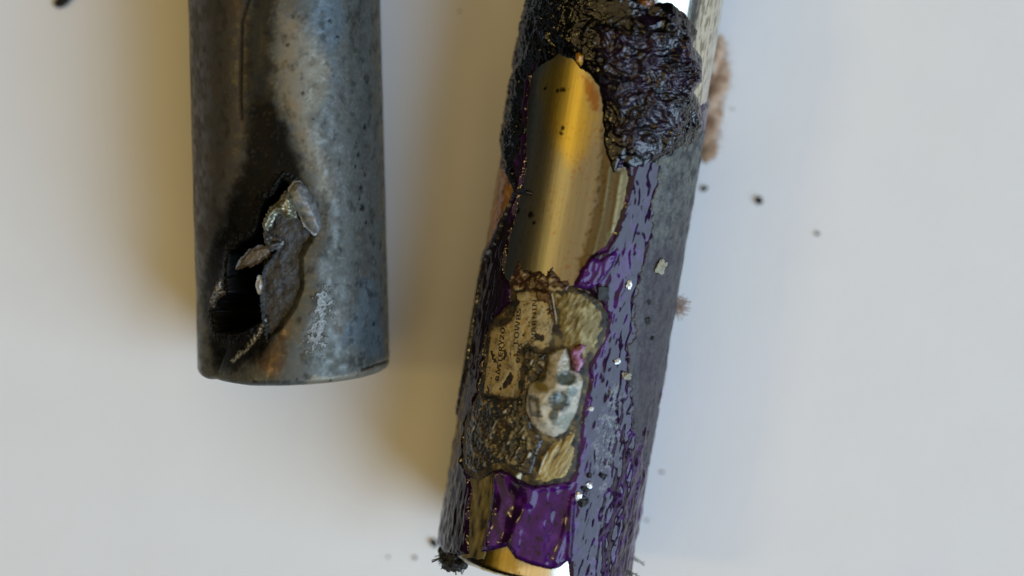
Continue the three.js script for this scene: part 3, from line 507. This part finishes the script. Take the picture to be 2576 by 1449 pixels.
  part('streaky_patch', patch(cell, streak, 0.075, 0.2, 2.4, (u, s, sd, col) => {
    const a = u * 0.93 + s * 0.35, b = s * 0.93 - u * 0.35, st = fbm(a * 2.6, b * 0.55, 3, 4), c = C('#9a854c');
    col[0] = c[0]; col[1] = c[1]; col[2] = c[2]; mixc(col, C('#c9bc8c'), sst(0.05, 0.3, st)); mixc(col, C('#4e3a14'), sst(0.06, 0.3, -st));
    return 0.06 + 0.4 * Math.pow(clamp(sd / 0.8), 0.8) + (0.12 + 0.22 * clamp(sd)) * st;
  }), std({ roughness: 0.55 }), G, 'streaky tan patch');
  for (const pts of [[[1352, 1190], [1362, 1150], [1384, 1122], [1382, 1140], [1366, 1180], [1356, 1204]], [[1296, 1192], [1308, 1182], [1318, 1190], [1310, 1208], [1298, 1204]]])
    part('white_shred', patch(cell, P(pts), 0.07, 0.06, 3, (u, s, sd, col) => { const c = C('#cfc8ae'); col[0] = c[0]; col[1] = c[1]; col[2] = c[2]; return 0.5 + 0.35 * Math.sqrt(clamp(sd / 0.2)) + 0.15 * fbm(u * 3, s * 3, 2, 3); }), std({ roughness: 0.45 }), G);

  // melted cream plastic lump with grey marks
  const lumpP = P([[1375, 895], [1400, 880], [1424, 876], [1436, 905], [1436, 930], [1462, 940], [1474, 955], [1466, 1000], [1456, 1040], [1440, 1072], [1426, 1092], [1392, 1106], [1360, 1096], [1330, 1068], [1314, 1034], [1316, 1000], [1324, 966], [1345, 956], [1366, 945], [1372, 920]], 1.2);
  const marks = [[1424, 952, 21, 15, '#465048'], [1408, 1006, 20, 23, '#263230'], [1410, 1003, 8, 11, '#7b8c90'], [1394, 1040, 9, 14, '#39443f'], [1432, 1062, 24, 22, '#8c9080'], [1356, 950, 14, 12, '#4a4a34'], [1362, 972, 16, 9, '#8a7a34'], [1438, 985, 13, 11, '#7f8c88'], [1398, 1060, 8, 8, '#767866']].map(([x, y, a, b, c]) => [...cell.surf([x, y], 1.2), a / 26.7, b / 26.7, C(c)]);
  const sqOut = P([[1322, 990], [1360, 998], [1366, 1046], [1330, 1048]], 1.2), sqIn = P([[1333, 1002], [1350, 1006], [1354, 1036], [1336, 1036]], 1.2);
  const upper = cell.surf([1405, 915], 1.2), main = cell.surf([1385, 1020], 1.2);
  part('melted_lump', patch(cell, lumpP, 0.065, 0.05, 1.5, (u, s, sd, col) => {
    const w = fbm(u * 1.2, s * 1.2, 3, 4), w3 = fbm(u * 4, s * 4, 9, 3), c = C('#bab4a2');
    col[0] = c[0]; col[1] = c[1]; col[2] = c[2]; mixc(col, C('#8f7d4c'), 0.6 * sst(0.06, 0.32, w)); mixc(col, C('#4a3c20'), 0.6 * sst(0.22, 0.4, w3 + 0.4 * w)); mixc(col, C('#c6c2b2'), sst(0.08, 0.3, -w));
    for (const [a, b, ra, rb, cc] of marks) { const d = Math.hypot((u - a) / ra, (s - b) / rb) + w3 * 0.45; mixc(col, cc, 0.93 * sst(1.25, 0.9, d)); }
    const so = sqOut.sd(u, s) + w3 * 0.28, si = sqIn.sd(u, s) + w3 * 0.3; mixc(col, C('#3c4036'), 0.9 * sst(-0.08, 0.1, so) * (1 - 0.75 * sst(-0.05, 0.1, si)));
    mixc(col, C('#4a4434'), 0.7 * sst(0.25, 0.02, sd + 0.4 * w3)); mixc(col, C('#6a6a5c'), 0.5 * sst(0.1, 0.3, w3 + 0.5 * w));
    const dm = Math.hypot((u - main[0]) / 2.7, (s - main[1]) / 3.4), du = Math.hypot((u - upper[0]) / 1.5, (s - upper[1]) / 2.2);
    const dome = Math.sqrt(clamp(sd / 1.3));
    let h = 0.3 + 1.75 * dome * (0.5 + 0.5 * clamp(1.25 - dm)) + 0.25 * dome * clamp(1 - du) + 0.22 * w + 0.06 * w3;
    for (const [a, b, ra, rb] of marks.slice(0, 3)) { const d = Math.hypot((u - a) / ra, (s - b) / rb); h -= 0.16 * sst(1.1, 0.5, d); }
    h -= 0.12 * sst(0, 0.15, so) * (1 - sst(0, 0.12, si));
    return h;
  }, 0.12), phys({ roughness: 0.32, clearcoat: 0.3 }), G, 'lumpy cream melted plastic with grey marks');

  // crumbs stuck to the cell
  const crumbMat = { white: new THREE.MeshStandardMaterial({ color: '#d8dad6', roughness: 0.35, metalness: 0.2 }), stone: new THREE.MeshStandardMaterial({ color: '#96937e', roughness: 0.6 }), black: new THREE.MeshStandardMaterial({ color: '#0a0a0a', roughness: 0.5 }), silver: new THREE.MeshStandardMaterial({ color: '#f0f2f2', roughness: 0.25, metalness: 0.6 }) };
  let z = 0;
  for (const [x, y, r, kind, sx, sz] of [[1667, 672, 15, 'stone', 1, 1.15], [1585, 718, 9, 'silver', 0.7, 1.2], [1580, 946, 11, 'stone', 1.2, 0.8], [1485, 1222, 7, 'silver', 1, 1], [1456, 1250, 8, 'silver', 0.9, 1.1], [1469, 1262, 12, 'black', 1.1, 1], [1474, 1232, 8, 'black', 1, 0.8], [1632, 808, 8, 'black', 1, 1.1], [1556, 910, 7, 'silver', 1, 0.8], [1637, 762, 5, 'black', 1, 1], [1645, 852, 5, 'black', 1, 1], [1488, 1030, 6, 'white', 1, 1], [1485, 1198, 6, 'black', 1, 1], [1518, 1198, 6, 'black', 1, 1]]) {
    const m = part('crumb', pebbleGeo(r / 26.7, 3.1 * z++, 0.55, 0.7, 3), crumbMat[kind], G); const [u, s] = cell.surf([x, y], 0.5); m.position.copy(cell.at(u, s, 0.35)); m.rotation.z = -u / cell.R; m.scale.set(sx, 1, sz);
  }
  { // black square-edged chip
    const g = new THREE.BoxGeometry(1, 0.5, 1.15, 4, 3, 4), p = g.attributes.position; for (let i = 0; i < p.count; i++) { const k = 1 + 0.25 * n3(p.getX(i) * 2, p.getY(i) * 2, p.getZ(i) * 2); p.setXYZ(i, p.getX(i) * k * K, p.getY(i) * k * K, p.getZ(i) * k * K); } g.computeVertexNormals();
    const m = part('black_chip', g, crumbMat.black, G), [u, s] = cell.surf([1518, 738], 0.4); m.position.copy(cell.at(u, s, 0.3)); m.rotation.set(0, 0.2, -u / cell.R);
  }
  // charred fibres: tuft on the right flank, shreds at the lower end
  const at = (x, y, h) => { const [u, s] = cell.surf([x, y]); return [u, s, h]; };
  const loc = (u, s, h) => cell.at(u, s, h).multiplyScalar(1 / K);
  const tuftM = new THREE.MeshStandardMaterial({ color: '#a88f7c', roughness: 0.9 });
  { const g = hairs(90, () => { const [u, s] = at(1692, 752 + rnd() * 40, 0); return loc(u + 1.5 + rnd() * 1.5, s, 0.2); }, () => new THREE.Vector3(1, 0.5 * rnd() - 0.35, (rnd() - 0.35) * 1.1), 1.1, 0.022, 0.7); const m = part('fibre_tuft', g, tuftM, G); m.userData.kind = 'stuff'; }
  { const g = hairs(60, () => { const u = -13.2 + rnd() * 4.5; return loc(u, cell.end - 0.3 + rnd() * 0.4, -0.2 - rnd() * 0.8); }, () => new THREE.Vector3((rnd() - 0.6) * 1.4, 0.1 - 0.5 * rnd(), 0.5 + rnd()), 1.4, 0.05, 1.1); const m = part('charred_fibre', g, new THREE.MeshStandardMaterial({ color: '#0d0b0e', roughness: 0.6 }), G); m.userData.kind = 'stuff'; }
  { const g = hairs(14, () => { const u = 11 + rnd() * 3; return loc(u, cell.end - 2.2 + rnd() * 2, 0.2); }, () => new THREE.Vector3(0.4 + rnd(), (rnd() - 0.7), 0.9 * rnd() + 0.1), 1.3, 0.035, 0.9); const m = part('grey_fibre', g, new THREE.MeshStandardMaterial({ color: '#56564c', roughness: 0.8 }), G); m.userData.kind = 'stuff'; }
  { const pts = []; for (let i = 0; i < 9; i++) { const m = part('char_clump', pebbleGeo(0.35 + rnd() * 0.55, 20 + i * 2.3, 0.8, 0.6, 3), crumbMat.black, G); const u = -13 + i * 0.55; m.position.copy(cell.at(u, cell.end + 0.1 + rnd() * 0.6, -0.9 + rnd() * 0.6)); } }
}

// ------------------------------------------------------------------ frayed cord beside the right cell
{
  const pts = [[1800, 96], [1806, 150], [1810, 205], [1796, 262], [1790, 318], [1780, 362], [1768, 392]].map(([x, y]) => { const g = ground(x - 10, y, 1.5); return new THREE.Vector3(g[0], 1.55, g[2]); });
  const base = pts[3].clone().setY(0), root = new THREE.Group(); root.position.copy(base).multiplyScalar(K);
  addThing(root, 'frayed_cord', 'short frayed tan cord lying on paper against the purple cell', 'cord');
  const curve = new THREE.CatmullRomCurve3(pts.map((p) => p.clone().sub(base)));
  const geos = [];
  for (let k = 0; k < 2; k++) {
    const line = []; for (let i = 0; i <= 60; i++) { const t = i / 60, p = curve.getPoint(t), a = t * Math.PI * 3.4 + k * Math.PI; line.push(new THREE.Vector3(p.x + 0.5 * Math.cos(a) + 0.3 * n3(t * 6, k * 3), p.y + 0.4 * Math.sin(a), p.z).multiplyScalar(K)); }
    const g = new THREE.TubeGeometry(new THREE.CatmullRomCurve3(line), 160, 0.85 * K, 14), p = g.attributes.position, nn = g.attributes.normal;
    for (let i = 0; i < p.count; i++) { const x = p.getX(i) / K, y = p.getY(i) / K, zz = p.getZ(i) / K, h = 0.55 * fbm(x * 1.4, y * 1.4, zz * 0.9, 4) * K * (1 - 0.0 * zz); p.setXYZ(i, p.getX(i) + nn.getX(i) * h, Math.max(p.getY(i) + nn.getY(i) * h, 0.0001), p.getZ(i) + nn.getZ(i) * h); }
    g.computeVertexNormals();
    tint(g, (x, y, zz, o) => { const c = C('#c2a488'); o[0] = c[0]; o[1] = c[1]; o[2] = c[2]; mixc(o, C('#8a5a36'), sst(0.05, 0.35, fbm(x * 1.2, y * 1.2, zz * 0.7, 3))); mixc(o, C('#d8c4b0'), sst(0.05, 0.3, -fbm(x * 1.5, y * 1.5, zz * 0.9 + 9, 3))); mixc(o, C('#8c6a44'), 0.7 * sst(1.5, 5, zz)); });
    part('twisted_strand', g, std({ roughness: 0.95 }), root);
  }
  const g = hairs(1500, () => { const t = rnd(), p = curve.getPoint(t), a = rnd() * 6.28; return p.add(new THREE.Vector3(Math.cos(a) * 1.15, Math.sin(a) * 1.1, 0)); }, () => new THREE.Vector3(rnd() - 0.3, rnd() - 0.5, (rnd() - 0.4) * 1.8), 0.75, 0.014, 1.3);
  const m = part('fuzz', g, new THREE.MeshStandardMaterial({ color: '#c0a58c', roughness: 0.95 }), root); m.userData.kind = 'stuff';
}

// ------------------------------------------------------------------ crumbs on the paper
{
  const mat = new THREE.MeshStandardMaterial({ color: '#0c0c0c', roughness: 0.7 }), grey = new THREE.MeshStandardMaterial({ color: '#5c5e60', roughness: 0.8 });
  const list = [
    [160, 3, 17, 'larger black char crumb of a pair on paper left of the grey steel cell', 1.5, 0.75], [141, 7, 6, 'small black char crumb beside the larger one left of the grey steel cell', 1, 1],
    [1909, 505, 9, 'round black char crumb lying alone on white paper right of the purple cell', 1, 1], [1772, 475, 7, 'flat black char crumb on white paper next to the soot-covered flank', 1.3, 0.7],
    [2056, 588, 5, 'tiny grey ash speck on white paper beyond the round black crumb', 1, 1], [1092, 1366, 8, 'black char crumb touching the lower left corner of the purple cell', 1, 1.5],
  ];
  let z = 50;
  const put = (x, y, r, label, sx, sz, m, group) => { const o = addThing(new THREE.Mesh(pebbleGeo(r / 25.6, z += 2.7, 0.7, 0.4, 2), m), 'char_crumb', label, 'crumb', group); const g = ground(x, y, 0); o.position.set(g[0] * K, r / 25.6 * 0.55 * K, g[2] * K); o.scale.set(sx, 1, sz); o.rotation.y = 0.5; };
  for (const [x, y, r, l, sx, sz] of list) put(x, y, r, l, sx, sz, r < 6 && x > 2000 ? grey : mat);
  for (const [x, y, r] of [[1666, 1188, 3.5], [1628, 1309, 3], [1044, 1403, 4.5], [977, 1401, 3], [1156, 28, 3], [1843, 275, 2.5]])
    put(x, y, r, 'very fine grey ash speck scattered on the white paper', 1, 1, grey, 'fine ash specks on the paper');
}

scene.traverse((o) => { if (o.isMesh) { o.castShadow = true; o.receiveShadow = true; } });
renderer.render(scene, camera);
